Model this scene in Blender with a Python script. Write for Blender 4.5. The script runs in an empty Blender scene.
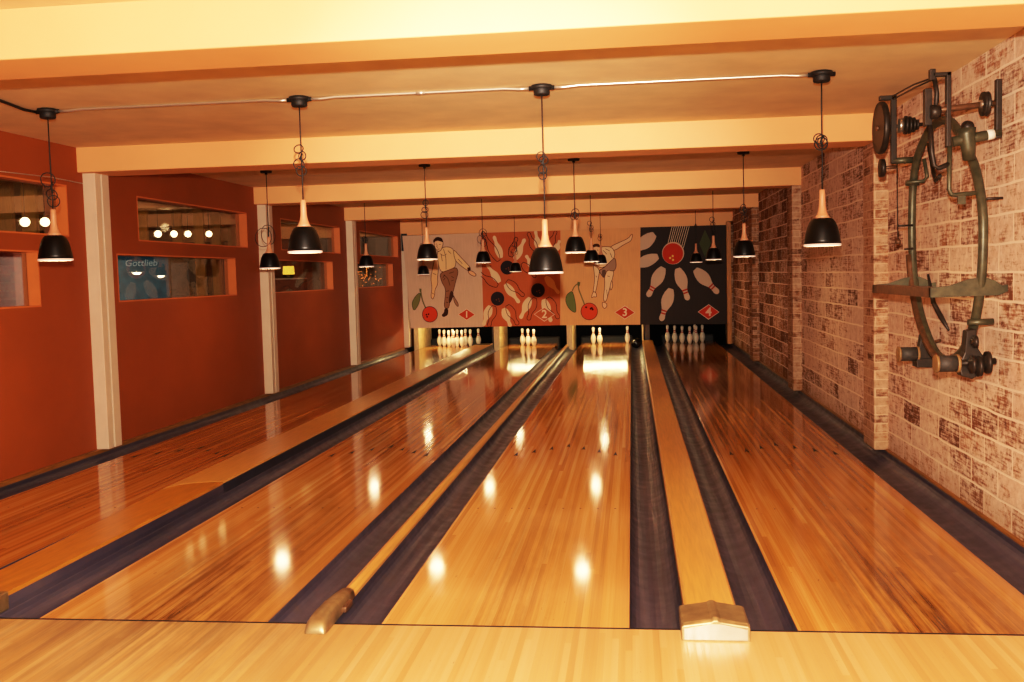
import bpy, bmesh, math, random
from mathutils import Vector, Matrix
from mathutils.geometry import tessellate_polygon
R = math.radians
random.seed(7)
scene = bpy.context.scene
COL = scene.collection

# ------------------------------------------------------------------ helpers
def s2l(c):
    return c / 12.92 if c <= 0.04045 else ((c + 0.055) / 1.055) ** 2.4
def rgb(h):
    h = h.lstrip('#')
    return tuple(s2l(int(h[i:i + 2], 16) / 255) for i in (0, 2, 4)) + (1.0,)

class MB:
    """collects shapes into one mesh"""
    def __init__(self):
        self.bm = bmesh.new()
    def _mi(self, faces, mi, smooth=False):
        for f in faces:
            f.material_index = mi
            f.smooth = smooth
    def box(self, x0, x1, y0, y1, z0, z1, mi=0):
        vs = [self.bm.verts.new((x, y, z)) for x in (x0, x1) for y in (y0, y1) for z in (z0, z1)]
        idx = [(0, 1, 3, 2), (4, 6, 7, 5), (0, 4, 5, 1), (2, 3, 7, 6), (0, 2, 6, 4), (1, 5, 7, 3)]
        fs = [self.bm.faces.new([vs[i] for i in q]) for q in idx]
        self._mi(fs, mi)
        return self
    def tube(self, pts, r, seg=8, cap=True, mi=0, closed=False):
        pts = [Vector(p) for p in pts]
        n = len(pts)
        rs = r if isinstance(r, (list, tuple)) else [r] * n
        rings = []
        prev = None
        for i, p in enumerate(pts):
            if closed:
                t = (pts[(i + 1) % n] - pts[i - 1])
            else:
                t = (pts[min(i + 1, n - 1)] - pts[max(i - 1, 0)])
            t.normalize()
            if prev is None:
                a = Vector((0, 0, 1)) if abs(t.z) < 0.9 else Vector((1, 0, 0))
                u = t.cross(a).normalized()
            else:
                u = (prev - t * prev.dot(t))
                u = u.normalized() if u.length > 1e-6 else t.orthogonal().normalized()
            v = t.cross(u)
            prev = u
            rings.append([self.bm.verts.new(p + (u * math.cos(2 * math.pi * k / seg) + v * math.sin(2 * math.pi * k / seg)) * rs[i]) for k in range(seg)])
        fs = []
        m = n if closed else n - 1
        for i in range(m):
            a, b = rings[i], rings[(i + 1) % n]
            for k in range(seg):
                fs.append(self.bm.faces.new((a[k], a[(k + 1) % seg], b[(k + 1) % seg], b[k])))
        self._mi(fs, mi, True)
        if cap and not closed:
            c = [self.bm.faces.new(list(reversed(rings[0]))), self.bm.faces.new(rings[-1])]
            self._mi(c, mi)
        return self
    def lathe(self, prof, c=(0, 0, 0), axis='Z', seg=24, mi=0, smooth=True, cap=True):
        """prof: list of (radius, height)"""
        rings = []
        c = Vector(c)
        for r, h in prof:
            ring = []
            for k in range(seg):
                a = 2 * math.pi * k / seg
                q = (r * math.cos(a), r * math.sin(a), h)
                if axis == 'X':
                    q = (h, q[0], q[1])
                elif axis == 'Y':
                    q = (q[1], h, q[0])
                ring.append(self.bm.verts.new(c + Vector(q)))
            rings.append(ring)
        fs = []
        for a, b in zip(rings, rings[1:]):
            for k in range(seg):
                fs.append(self.bm.faces.new((a[k], a[(k + 1) % seg], b[(k + 1) % seg], b[k])))
        self._mi(fs, mi, smooth)
        if cap:
            self._mi([self.bm.faces.new(list(reversed(rings[0]))), self.bm.faces.new(rings[-1])], mi)
        return self
    def prism(self, poly, axis, a0, a1, mi=0):
        """poly (2D) extruded along axis between a0 and a1. axis X: poly=(y,z); Y: (x,z); Z: (x,y)"""
        def pt(p, a):
            return {'X': (a, p[0], p[1]), 'Y': (p[0], a, p[1]), 'Z': (p[0], p[1], a)}[axis]
        v0 = [self.bm.verts.new(pt(p, a0)) for p in poly]
        v1 = [self.bm.verts.new(pt(p, a1)) for p in poly]
        fs = []
        n = len(poly)
        for i in range(n):
            fs.append(self.bm.faces.new((v0[i], v0[(i + 1) % n], v1[(i + 1) % n], v1[i])))
        tess = tessellate_polygon([[Vector((p[0], p[1], 0)) for p in poly]])
        for t in tess:
            for vs in (v0, v1):
                try:
                    fs.append(self.bm.faces.new([vs[i] for i in t]))
                except ValueError:
                    pass
        self._mi(fs, mi)
        return self
    def sheet(self, pts3, tri, mi=0):
        vs = [self.bm.verts.new(p) for p in pts3]
        fs = []
        for t in tri:
            try:
                fs.append(self.bm.faces.new([vs[i] for i in t]))
            except ValueError:
                pass
        self._mi(fs, mi)
        return self
    def sphere(self, c, r, seg=16, mi=0, sz=1.0):
        k = seg // 2
        prof = [(max(r * math.sin(math.pi * i / k), r * 0.01), -r * sz * math.cos(math.pi * i / k)) for i in range(k + 1)]
        return self.lathe(prof, c, 'Z', seg, mi)
    def build(self, name, mats, parent=None, loc=None, bevel=0.0, fix=True):
        if fix:
            bmesh.ops.recalc_face_normals(self.bm, faces=self.bm.faces)
        me = bpy.data.meshes.new(name)
        self.bm.to_mesh(me)
        self.bm.free()
        for m in (mats if isinstance(mats, (list, tuple)) else [mats]):
            me.materials.append(m)
        o = bpy.data.objects.new(name, me)
        COL.objects.link(o)
        if parent is not None:
            o.parent = parent
        if loc is not None:
            o.location = loc
        if bevel:
            b = o.modifiers.new('bevel', 'BEVEL')
            b.width = bevel
            b.segments = 2
            b.limit_method = 'ANGLE'
        return o

def tag(o, label=None, cat=None, group=None, kind=None):
    if label: o['label'] = label
    if cat: o['category'] = cat
    if group: o['group'] = group
    if kind: o['kind'] = kind
    return o
def thing(name, label, cat, loc=(0, 0, 0), group=None):
    o = bpy.data.objects.new(name, None)
    o.empty_display_size = 0.1
    COL.objects.link(o)
    o.location = loc
    return tag(o, label, cat, group)
def copy_tree(o, parent=None):
    c = o.copy()
    COL.objects.link(c)
    if parent is not None:
        c.parent = parent
    for ch in list(o.children):
        copy_tree(ch, c)
    return c

# ------------------------------------------------------------------ materials
class NT:
    def __init__(self, name):
        self.m = bpy.data.materials.new(name)
        self.m.use_nodes = True
        self.t = self.m.node_tree
        self.b = self.t.nodes['Principled BSDF']
    def n(self, typ, **kw):
        x = self.t.nodes.new(typ)
        for k, v in kw.items():
            setattr(x, k, v)
        return x
    def l(self, a, b):
        self.t.links.new(a, b)
    def coord(self):
        return self.n('ShaderNodeTexCoord').outputs['Object']
    def world_pos(self):
        return self.n('ShaderNodeNewGeometry').outputs['Position']
    def sep(self, v):
        s = self.n('ShaderNodeSeparateXYZ'); self.l(v, s.inputs[0]); return s.outputs
    def comb(self, x=None, y=None, z=None):
        s = self.n('ShaderNodeCombineXYZ')
        for i, q in enumerate((x, y, z)):
            if q is not None:
                if isinstance(q, (int, float)): s.inputs[i].default_value = q
                else: self.l(q, s.inputs[i])
        return s.outputs[0]
    def math(self, op, a, b=None, clamp=False):
        s = self.n('ShaderNodeMath', operation=op, use_clamp=clamp)
        for i, q in enumerate((a, b)):
            if q is None: continue
            if isinstance(q, (int, float)): s.inputs[i].default_value = q
            else: self.l(q, s.inputs[i])
        return s.outputs[0]
    def noise(self, vec, scale=5, detail=4, rough=0.55, dist=0.0):
        s = self.n('ShaderNodeTexNoise')
        s.inputs['Scale'].default_value = scale
        s.inputs['Detail'].default_value = detail
        s.inputs['Roughness'].default_value = rough
        s.inputs['Distortion'].default_value = dist
        if vec is not None: self.l(vec, s.inputs['Vector'])
        return s.outputs['Fac']
    def ramp(self, fac, stops):
        s = self.n('ShaderNodeValToRGB')
        e = s.color_ramp.elements
        while len(e) < len(stops): e.new(0.5)
        for i, (p, c) in enumerate(stops):
            e[i].position = p
            e[i].color = c if len(c) == 4 else tuple(c) + (1,)
        self.l(fac, s.inputs[0])
        return s.outputs[0]
    def mix(self, fac, a, b, mode='MIX'):
        s = self.n('ShaderNodeMix', data_type='RGBA', blend_type=mode)
        s.clamp_factor = True
        for sock, q in ((s.inputs[0], fac), (s.inputs[6], a), (s.inputs[7], b)):
            if isinstance(q, (int, float)): sock.default_value = q
            elif isinstance(q, tuple): sock.default_value = q
            else: self.l(q, sock)
        return s.outputs[2]
    def mapr(self, v, a, b, c, d):
        s = self.n('ShaderNodeMapRange')
        for i, q in enumerate((a, b, c, d)): s.inputs[i + 1].default_value = q
        self.l(v, s.inputs[0])
        return s.outputs[0]
    def vscale(self, v, sc):
        s = self.n('ShaderNodeVectorMath', operation='MULTIPLY')
        self.l(v, s.inputs[0]); s.inputs[1].default_value = sc
        return s.outputs[0]
    def bump(self, h, strength=0.3, dist=0.01):
        s = self.n('ShaderNodeBump')
        s.inputs['Strength'].default_value = strength
        s.inputs['Distance'].default_value = dist
        self.l(h, s.inputs['Height'])
        self.l(s.outputs[0], self.b.inputs['Normal'])

def simple(name, col, rough=0.5, metal=0.0, spec=0.5, var=0.0, vscale=8.0, bump=0.0, emit=None, estr=0.0, stretch=None):
    t = NT(name)
    c = rgb(col) if isinstance(col, str) else col
    t.b.inputs['Base Color'].default_value = c
    t.b.inputs['Roughness'].default_value = rough
    t.b.inputs['Metallic'].default_value = metal
    t.b.inputs['Specular IOR Level'].default_value = spec
    v = t.world_pos()
    if stretch: v = t.vscale(v, stretch)
    if var > 0:
        f = t.noise(v, vscale, 5)
        dark = tuple(x * (1 - var) for x in c[:3]) + (1,)
        lite = tuple(min(1, x * (1 + var)) for x in c[:3]) + (1,)
        t.l(t.ramp(f, [(0.3, dark), (0.7, lite)]), t.b.inputs['Base Color'])
        if bump: t.bump(f, bump, 0.01)
    if emit:
        t.b.inputs['Emission Color'].default_value = rgb(emit) if isinstance(emit, str) else emit
        t.b.inputs['Emission Strength'].default_value = estr
    return t.m

def board_wood(name, c_dark, c_mid, c_lite, wear=0.6, rough=0.09, board=0.0273, front_lite=0.0, span=0.55, centre=0.0, ywear=3.2):
    """edge-laid strip boards running along Y; local x = 0 is the middle of the lane"""
    t = NT(name)
    s = t.sep(t.coord())
    X, Y = s[0], s[1]
    bi = t.math('FLOOR', t.math('DIVIDE', X, board))
    wn = t.n('ShaderNodeTexWhiteNoise', noise_dimensions='1D'); t.l(bi, wn.inputs['W'])
    seg = t.math('FLOOR', t.math('ADD', t.math('DIVIDE', Y, 4.5), t.math('MULTIPLY', wn.outputs['Value'], 7.3)))
    wn2 = t.n('ShaderNodeTexWhiteNoise', noise_dimensions='2D'); t.l(t.comb(bi, seg), wn2.inputs['Vector'])
    broad = t.noise(t.comb(t.math('MULTIPLY', X, 4.0), t.math('MULTIPLY', Y, 0.22), 1.7), 1.0, 3)
    grain = t.noise(t.comb(t.math('MULTIPLY', X, 170.0), t.math('MULTIPLY', Y, 1.3), bi), 1.0, 5, 0.62)
    streak = t.noise(t.comb(t.math('MULTIPLY', X, 34.0), t.math('MULTIPLY', Y, 0.30), 4.1), 1.0, 5, 0.7)
    tone = t.math('ADD', t.math('MULTIPLY', wn2.outputs['Value'], 0.20), t.math('ADD', t.math('MULTIPLY', broad, 0.40), t.math('ADD', t.math('MULTIPLY', grain, 0.26), t.math('MULTIPLY', streak, 0.30))))
    col = t.ramp(tone, [(0.40, c_dark), (0.57, c_mid), (0.74, c_lite)])
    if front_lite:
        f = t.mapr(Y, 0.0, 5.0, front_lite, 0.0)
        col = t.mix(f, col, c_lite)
    # feet and balls have darkened the middle of the first metres
    dx = t.math('DIVIDE', t.math('SUBTRACT', X, centre), span * 0.5)
    hump = t.math('SUBTRACT', 1.0, t.math('MULTIPLY', dx, dx), True)
    fade = t.mapr(t.math('ABSOLUTE', Y), 0.0, ywear, 1.0, 0.12)
    blot = t.noise(t.comb(t.math('MULTIPLY', X, 7.0), t.math('MULTIPLY', Y, 1.1), 9.2), 1.0, 6, 0.68)
    g2 = t.math('ADD', t.math('MULTIPLY', streak, 0.6), t.math('MULTIPLY', blot, 0.5))
    wm = t.math('MULTIPLY', t.math('MULTIPLY', hump, fade), t.mapr(g2, 0.42, 0.62, 0.0, 1.0))
    col = t.mix(t.math('MULTIPLY', wm, wear), col, tuple(x * 0.28 for x in c_dark[:3]) + (1,))
    # fine pits and scuffs
    pit = t.noise(t.comb(t.math('MULTIPLY', X, 60.0), t.math('MULTIPLY', Y, 14.0), 0.3), 1.0, 3, 0.6)
    col = t.mix(t.mapr(pit, 0.70, 0.76, 0.0, 0.5), col, tuple(x * 0.3 for x in c_dark[:3]) + (1,))
    t.l(col, t.b.inputs['Base Color'])
    t.l(t.mapr(grain, 0.3, 0.8, rough * 0.75, rough * 1.4), t.b.inputs['Roughness'])
    t.b.inputs['Specular IOR Level'].default_value = 0.5
    return t.m

M = {}
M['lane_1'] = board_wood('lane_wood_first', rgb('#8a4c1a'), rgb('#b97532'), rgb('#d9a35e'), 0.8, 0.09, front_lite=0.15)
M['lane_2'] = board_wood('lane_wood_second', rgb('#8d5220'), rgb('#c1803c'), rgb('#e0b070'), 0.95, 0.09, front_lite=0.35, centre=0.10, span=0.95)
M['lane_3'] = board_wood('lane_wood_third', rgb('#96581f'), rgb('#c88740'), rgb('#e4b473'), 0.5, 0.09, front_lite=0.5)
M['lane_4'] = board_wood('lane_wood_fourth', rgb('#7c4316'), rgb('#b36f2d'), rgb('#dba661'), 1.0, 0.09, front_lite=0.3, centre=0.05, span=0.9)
M['approach'] = board_wood('approach_wood', rgb('#b5854f'), rgb('#c89a62'), rgb('#d2aa76'), 0.8, 0.42, ywear=1.5, centre=-1.6, span=2.4)
M['capping'] = simple('capping_wood', '#d29a52', 0.28, var=0.16, vscale=3, stretch=(25, 1.2, 25))
M['capping_dark'] = simple('capping_wood_dark', '#bd7c30', 0.28, var=0.2, vscale=3, stretch=(14, 1.6, 14))
M['ledge'] = simple('ledge_wood', '#8a5a26', 0.5, var=0.3, vscale=3, stretch=(20, 1.5, 20))

def gutter_mat():
    t = NT('gutter_paint')
    s = t.sep(t.world_pos())
    f = t.noise(t.comb(t.math('MULTIPLY', s[0], 14.0), t.math('MULTIPLY', s[1], 0.5), 0.0), 1.0, 5, 0.6)
    g = t.noise(t.world_pos(), 9, 5)
    col = t.ramp(f, [(0.3, rgb('#242436')), (0.55, rgb('#3f3b4d')), (0.8, rgb('#5c5460'))])
    col = t.mix(t.mapr(g, 0.55, 0.8, 0, 0.35), col, rgb('#5a4a3c'))
    col = t.mix(t.mapr(f, 0.66, 0.74, 0, 0.5), col, rgb('#6b5522'))
    t.l(col, t.b.inputs['Base Color'])
    t.l(t.mapr(g, 0.3, 0.7, 0.28, 0.5), t.b.inputs['Roughness'])
    return t.m
M['gutter'] = gutter_mat()
M['guard'] = simple('guard_paint', '#262938', 0.42, var=0.3, vscale=6)
M['ceiling'] = simple('ceiling_plaster', '#e6ca9e', 0.7, var=0.09, vscale=3.0, bump=0.05, spec=0.2)
M['beam'] = simple('beam_paint', '#eeb078', 0.6, var=0.04, vscale=2.0, spec=0.25)
M['wall_red'] = simple('wall_terracotta', '#984c24', 0.62, var=0.07, vscale=1.6, spec=0.25)
M['jamb'] = simple('window_jamb_paint', '#d0743a', 0.55, var=0.05)
M['post'] = simple('post_paint', '#dcc6ae', 0.55, var=0.05, vscale=5)
M['black'] = simple('black_paint', '#0b0b0d', 0.6)
M['pitblack'] = simple('pit_curtain', '#050506', 0.9, spec=0.1)
M['cushion'] = simple('pit_cushion', '#080706', 0.65, var=0.6, vscale=14, bump=0.6)
M['kick'] = simple('kickback_wood', '#cdb184', 0.55, var=0.25, vscale=8, stretch=(8, 1, 1))
M['kick_dark'] = simple('kickback_dark', '#3a2418', 0.6, var=0.3)
M['farpost'] = simple('far_post_wood', '#b5793a', 0.55, var=0.3, vscale=6, stretch=(10, 10, 1))
M['metal'] = simple('cast_aluminium', '#b9b3a6', 0.3, metal=0.9, var=0.15, vscale=14)
M['metal_worn'] = simple('worn_aluminium', '#a08a66', 0.42, metal=0.75, var=0.25, vscale=16)
M['conduit'] = simple('conduit_steel', '#d5cdbf', 0.3, metal=0.8)
M['cord'] = simple('cord_black', '#15110e', 0.6)
M['shade'] = simple('shade_black', '#070605', 0.36, spec=0.32)
M['lining'] = simple('shade_lining', '#f4d9c4', 0.6, emit='#ffd9b8', estr=0.75)  # emission stands in for bulb light on the lining, widens the floor glints
M['rim'] = simple('shade_rim', '#f7dccb', 0.5, emit='#ffd3bd', estr=0.35)  # slight emission put in for the light the rim catches
M['neck'] = simple('neck_wood', '#cb8d68', 0.45, var=0.08, vscale=3, stretch=(60, 60, 3))
M['bulb'] = simple('bulb_glass', '#ffffff', 0.3, emit='#ffe2b8', estr=4.0)
M['tube'] = simple('strip_tube', '#ffffff', 0.3, emit='#ffe6b0', estr=14.0)
M['pin'] = simple('pin_enamel', '#d2c6b2', 0.22)
M['pin_red'] = simple('pin_stripe', '#9c2417', 0.3)
M['iron'] = simple('olive_iron', '#4f4d3a', 0.42, metal=0.35, var=0.35, vscale=18, bump=0.1)
M['iron_dark'] = simple('dark_iron', '#332a22', 0.45, metal=0.4, var=0.35, vscale=25, bump=0.1)
M['rust'] = simple('rusty_iron', '#64462f', 0.5, metal=0.4, var=0.35, vscale=22)
M['steel'] = simple('bare_steel', '#b9b2a6', 0.3, metal=0.9)
M['spool'] = simple('spool_wrap', '#38342f', 0.6, var=0.3, vscale=40)
M['spool_flange'] = simple('spool_flange', '#8a6a44', 0.5, var=0.2)
M['tape'] = simple('white_tape', '#e5ddd0', 0.6)
M['ball'] = simple('ball_resin', '#120d0c', 0.12)
M['inlay'] = simple('dark_inlay', '#120803', 0.6, spec=0.1)

def brick(name, u_axes, bw, rh, base_w, wc=('#c69f80', '#e8ccb2')):
    """whitewashed masonry. u_axes 'Y' for the long bays, 'XY' for the piers"""
    t = NT(name)
    pos = t.world_pos()
    s = t.sep(pos)
    u = s[1] if u_axes == 'Y' else t.math('ADD', s[0], s[1])
    wob = t.math('MULTIPLY', t.math('SUBTRACT', t.noise(t.comb(u, s[2], 0.0), 2.0, 2), 0.5), 0.03)
    v2 = t.comb(t.math('ADD', u, wob), t.math('ADD', s[2], wob), 0.0)
    b = t.n('ShaderNodeTexBrick')
    b.offset = 0.5; b.squash = 1.0
    t.l(v2, b.inputs['Vector'])
    b.inputs['Scale'].default_value = 1.0
    b.inputs['Brick Width'].default_value = bw
    b.inputs['Row Height'].default_value = rh
    b.inputs['Mortar Size'].default_value = 0.009 if bw > 0.3 else 0.005
    b.inputs['Mortar Smooth'].default_value = 0.35
    b.inputs['Bias'].default_value = 0.0
    b.inputs['Color1'].default_value = (0, 0, 0, 1)
    b.inputs['Color2'].default_value = (1, 1, 1, 1)
    b.inputs['Mortar'].default_value = (0.5, 0.5, 0.5, 1)
    rnd = b.outputs['Color']
    sepc = t.n('ShaderNodeSeparateColor'); t.l(rnd, sepc.inputs[0])
    rv = sepc.outputs[0]
    clay = t.ramp(rv, [(0.0, rgb('#744a31')), (0.3, rgb('#8f5e3f')), (0.62, rgb('#a9714b')), (1.0, rgb('#7f5237'))])
    clay = t.mix(t.mapr(t.noise(pos, 22, 4), 0.45, 0.7, 0, 0.8), clay, rgb('#4c2f1f'))
    # worn whitewash, patchy, combed in fine horizontal lines
    n1 = t.noise(t.comb(t.math('MULTIPLY', u, 1.0), s[2], 1.3), 2.6, 6, 0.68)
    n2 = t.noise(t.comb(t.math('MULTIPLY', u, 5.0), t.math('MULTIPLY', s[2], 70.0), 0.0), 1.0, 4, 0.6)
    n3 = t.noise(pos, 19, 5, 0.72)
    w = t.math('ADD', t.math('MULTIPLY', n1, 0.62), t.math('ADD', t.math('MULTIPLY', n2, 0.78), t.math('ADD', t.math('MULTIPLY', n3, 0.75), t.math('MULTIPLY', rv, 0.22))))
    w = t.math('SUBTRACT', w, t.mapr(s[1], 8.2, 8.8, 0.0, 0.15))   # the far bays have lost most of their whitewash
    wash = t.mapr(w, 1.05 - base_w, 1.25 - base_w, 0.0, 1.0)
    washc = t.ramp(n3, [(0.3, rgb(wc[0])), (0.7, rgb(wc[1]))])
    col = t.mix(t.math('MULTIPLY', wash, 0.86), clay, washc)
    col = t.mix(t.math('MULTIPLY', b.outputs['Fac'], 0.92 if bw > 0.3 else 0.6), col, rgb('#f4e0ca' if bw > 0.3 else '#d9bb9c'))
    # patchy brown tint, fading out above the foot of the wall
    low = t.math('MULTIPLY', t.mapr(s[2], 0.03, 0.2, 0.7, 0.0), t.noise(pos, 7, 3))
    col = t.mix(low, col, rgb('#9a6a3a'))
    t.l(col, t.b.inputs['Base Color'])
    t.b.inputs['Roughness'].default_value = 0.85
    t.b.inputs['Specular IOR Level'].default_value = 0.2
    h = t.math('ADD', t.math('MULTIPLY', b.outputs['Fac'], -0.6), t.math('MULTIPLY', n3, 0.5))
    t.bump(h, 0.45, 0.012)
    return t.m
M['brick'] = brick('whitewashed_block', 'Y', 0.44, 0.16, 0.05, ('#cfac92', '#f3dfcd'))
M['brick_pier'] = brick('pier_brick', 'XY', 0.22, 0.072, 0.06, ('#ab8567', '#cfae92'))

def glass_mat():
    t = NT('window_glass')
    t.t.nodes.remove(t.b)
    tr = t.n('ShaderNodeBsdfTransparent'); tr.inputs[0].default_value = (0.93, 0.95, 0.93, 1)
    gl = t.n('ShaderNodeBsdfGlossy'); gl.inputs['Roughness'].default_value = 0.02
    fr = t.n('ShaderNodeFresnel'); fr.inputs[0].default_value = 1.45
    mx = t.n('ShaderNodeMixShader')
    t.l(t.math('MULTIPLY', fr.outputs[0], 0.32), mx.inputs[0]); t.l(tr.outputs[0], mx.inputs[1]); t.l(gl.outputs[0], mx.inputs[2])
    t.l(mx.outputs[0], t.t.nodes['Material Output'].inputs[0])
    return t.m
M['glass'] = glass_mat()

def fabric(name, col, var=0.08):
    t = NT(name)
    c = rgb(col)
    s = t.sep(t.world_pos())
    f = t.noise(t.comb(t.math('MULTIPLY', s[0], 60.0), t.math('MULTIPLY', s[2], 3.0), 0.0), 1.0, 3)
    g = t.noise(t.comb(s[0], s[2], 0.0), 2.5, 2)
    k = t.math('ADD', t.math('MULTIPLY', f, 0.6), t.math('MULTIPLY', g, 0.4))
    t.l(t.ramp(k, [(0.3, tuple(x * (1 - var) for x in c[:3])), (0.7, tuple(min(1, x * (1 + var)) for x in c[:3]))]), t.b.inputs['Base Color'])
    t.b.inputs['Roughness'].default_value = 0.75
    t.b.inputs['Specular IOR Level'].default_value = 0.15
    return t.m

# ------------------------------------------------------------------ camera
F, YAW, PITCH, ROLL = 1000.68, -0.1202, -0.0654, -0.0257
CAM = Vector((0.568, -4.139, 1.491))
fw = Vector((math.sin(YAW) * math.cos(PITCH), math.cos(YAW) * math.cos(PITCH), math.sin(PITCH)))
r_ = Vector((math.cos(YAW), -math.sin(YAW), 0))
u_ = r_.cross(fw)
r2 = r_ * math.cos(ROLL) + u_ * math.sin(ROLL)
u2 = -r_ * math.sin(ROLL) + u_ * math.cos(ROLL)
cd = bpy.data.cameras.new('camera')
cd.sensor_fit = 'HORIZONTAL'; cd.sensor_width = 36; cd.lens = F / 1024 * 36
cd.clip_start = 0.05
cam = bpy.data.objects.new('camera', cd)
COL.objects.link(cam)
mw = Matrix((r2, u2, -fw)).transposed().to_4x4()
mw.translation = CAM
cam.matrix_world = mw
scene.camera = cam

# ------------------------------------------------------------------ setting
LW = 1.066
LANES = [-3.355, -1.583, 0.0, 1.757]
END = 17.45           # back edge of the pin decks
XL, XR, XP = -4.22, 2.61, 2.50
ZB, ZC = 2.485, 2.70  # beam underside, ceiling
YB = [(0.0, 0.40), (4.17, 4.57), (8.30, 8.70), (12.38, 12.78), (16.50, 16.90)]

MB().box(-4.34, 2.75, -6.5, -0.004, -0.12, 0.0).build('floor', M['approach'])['kind'] = 'structure'
MB().box(-4.34, 2.75, -0.004, 18.4, -0.24, -0.16).build('subfloor', M['black'])['kind'] = 'structure'
MB().box(-4.2, 2.6, -0.011, 0.004, -0.1, 0.0008).build('trim_foul_line', M['black'])['kind'] = 'structure'
MB().box(-9.2, 2.75, -6.5, 18.4, ZC, ZC + 0.1).build('ceiling', M['ceiling'])['kind'] = 'structure'
for i, (a, b) in enumerate(YB):
    MB().box(-9.2, XR + 0.01, a, b, ZB if i < 4 else 2.385, ZC + 0.02).build('trim_%d' % (i + 1), M['beam'], bevel=0.008)['kind'] = 'structure'

# left wall : full height wall with the staggered openings
WIN_UP = [(1.2, 3.985), (5.21, 8.03), (9.25, 12.08), (13.3, 16.24)]
WIN_LO = [(0.8, 3.52), (4.77, 7.61), (8.88, 11.61), (12.97, 15.72)]
W0, W1 = -6.5, 18.4
zb = [0.0, 1.335, 1.79, 1.922, 2.36, ZC]
m = MB()
for lo, hi, wins in ((zb[0], zb[1], []), (zb[1], zb[2], WIN_LO), (zb[2], zb[3], []), (zb[3], zb[4], WIN_UP), (zb[4], zb[5], [])):
    y = W0
    for a, b in wins + [(W1, W1)]:
        m.box(XL - 0.14, XL, y, a, lo, hi)
        y = b
wl = m.build('wall_left', M['wall_red']); wl['kind'] = 'structure'
k = 0
for i in range(4):
    for (a, b), (z0, z1) in ((WIN_UP[i], (zb[3], zb[4])), (WIN_LO[i], (zb[1], zb[2]))):
        k += 1
        # lining of the opening
        f = MB()
        f.box(XL - 0.139, XL + 0.002, b - 0.012, b + 0.001, z0 + 0.012, z1 - 0.012)
        f.box(XL - 0.139, XL + 0.002, a - 0.001, a + 0.012, z0 + 0.012, z1 - 0.012)
        f.box(XL - 0.139, XL + 0.002, a - 0.001, b + 0.001, z0 - 0.001, z0 + 0.012)
        f.box(XL - 0.139, XL + 0.002, a - 0.001, b + 0.001, z1 - 0.012, z1 + 0.001)
        wo = f.build('window_%d' % k, M['jamb']); wo['kind'] = 'structure'
        MB().box(XL - 0.104, XL - 0.098, a + 0.012, b - 0.012, z0 + 0.012, z1 - 0.012).build('window_pane', M['glass'], wo)

# pale wall posts below the beams
for i, (y0, x1) in enumerate(((4.25, -4.105), (8.40, -4.105), (12.45, -4.105), (16.52, -4.11))):
    m = MB()
    m.box(XL - 0.01, x1, y0, y0 + 0.09, 0.03, ZB)
    m.box(XL - 0.01, x1 - 0.035, y0 + 0.09, y0 + 0.115, 0.03, ZB)
    m.box(XL - 0.01, x1, y0 + 0.115, y0 + 0.235, 0.03, ZB)
    m.build('wall_post', M['post'], bevel=0.004)['kind'] = 'structure'

# right wall : block bays between brick piers
m = MB().box(XR, XR + 0.2, -6.5, 18.4, -0.2, ZC)
wr = m.build('wall_right', M['brick']); wr['kind'] = 'structure'
m = MB()
for a, b in ((4.20, 4.58), (8.30, 8.70), (12.38, 12.78), (16.5, 16.9), (-0.05, 0.5)):
    if a < 1: continue
    m.box(XP, XR + 0.02, a, b, 0.0, ZB + 0.0)
m.build('wall_right_piers', M['brick_pier'], bevel=0.012)['kind'] = 'structure'
# rough base ledge at the brick wall, thin ledge at the red wall
MB().box(2.59, XR + 0.01, 0.0, 17.4, -0.16, 0.012).build('baseboard_right', M['ledge'], bevel=0.01)['kind'] = 'structure'
MB().box(XL - 0.01, -4.182, 0.0, 16.4, -0.16, 0.03).build('baseboard_left', M['ledge'], bevel=0.006)['kind'] = 'structure'
MB().box(-9.2, 2.75, 18.3, 18.4, -0.2, ZC).build('wall_back', M['pitblack'])['kind'] = 'structure'
# tall wooden post at the far right corner
MB().box(2.47, 2.56, 16.36, 16.49, 0.0, 2.46).build('corner_post', M['farpost'], bevel=0.006)['kind'] = 'structure'
MB().box(-4.2, -4.08, 16.46, 16.51, 2.06, 2.42).build('dark_board', M['black'])['kind'] = 'structure'

# ------------------------------------------------------------------ lanes, gutters, cappings
lane_txt = ['first lane by the terracotta wall, polished strip boards with ten pins at its end',
            'second lane from the left, polished strip boards under the red masking panel',
            'third lane from the left, honey coloured strip boards running under the orange panel',
            'lane beside the brick wall, darker strip boards ending under the charcoal panel']
for i, xc in enumerate(LANES):
    t = thing('bowling_lane', lane_txt[i], 'bowling lane', (xc, 0, 0), 'lane beds')
    MB().box(-LW / 2, LW / 2, 0.003, END, -0.15, 0.0).build('lane_bed', M['lane_%d' % (i + 1)], t)
    # seven darts
    for q in range(-3, 4):
        y = 4.42 - abs(q) * 0.14
        x = q * 0.137
        a = MB().prism([(x - 0.017, y), (x, y + 0.18), (x + 0.017, y), (x, y + 0.03)], 'Z', 0.0002, 0.0012).build('aiming_dart', M['inlay'], t)
    for q in (-4, -3, -2, -1, 1, 2, 3, 4):
        x = q * 0.11
        MB().lathe([(0.006, 0.0002), (0.006, 0.0012)], (x, 2.15, 0), seg=10).build('guide_dot', M['inlay'], t)

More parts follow.
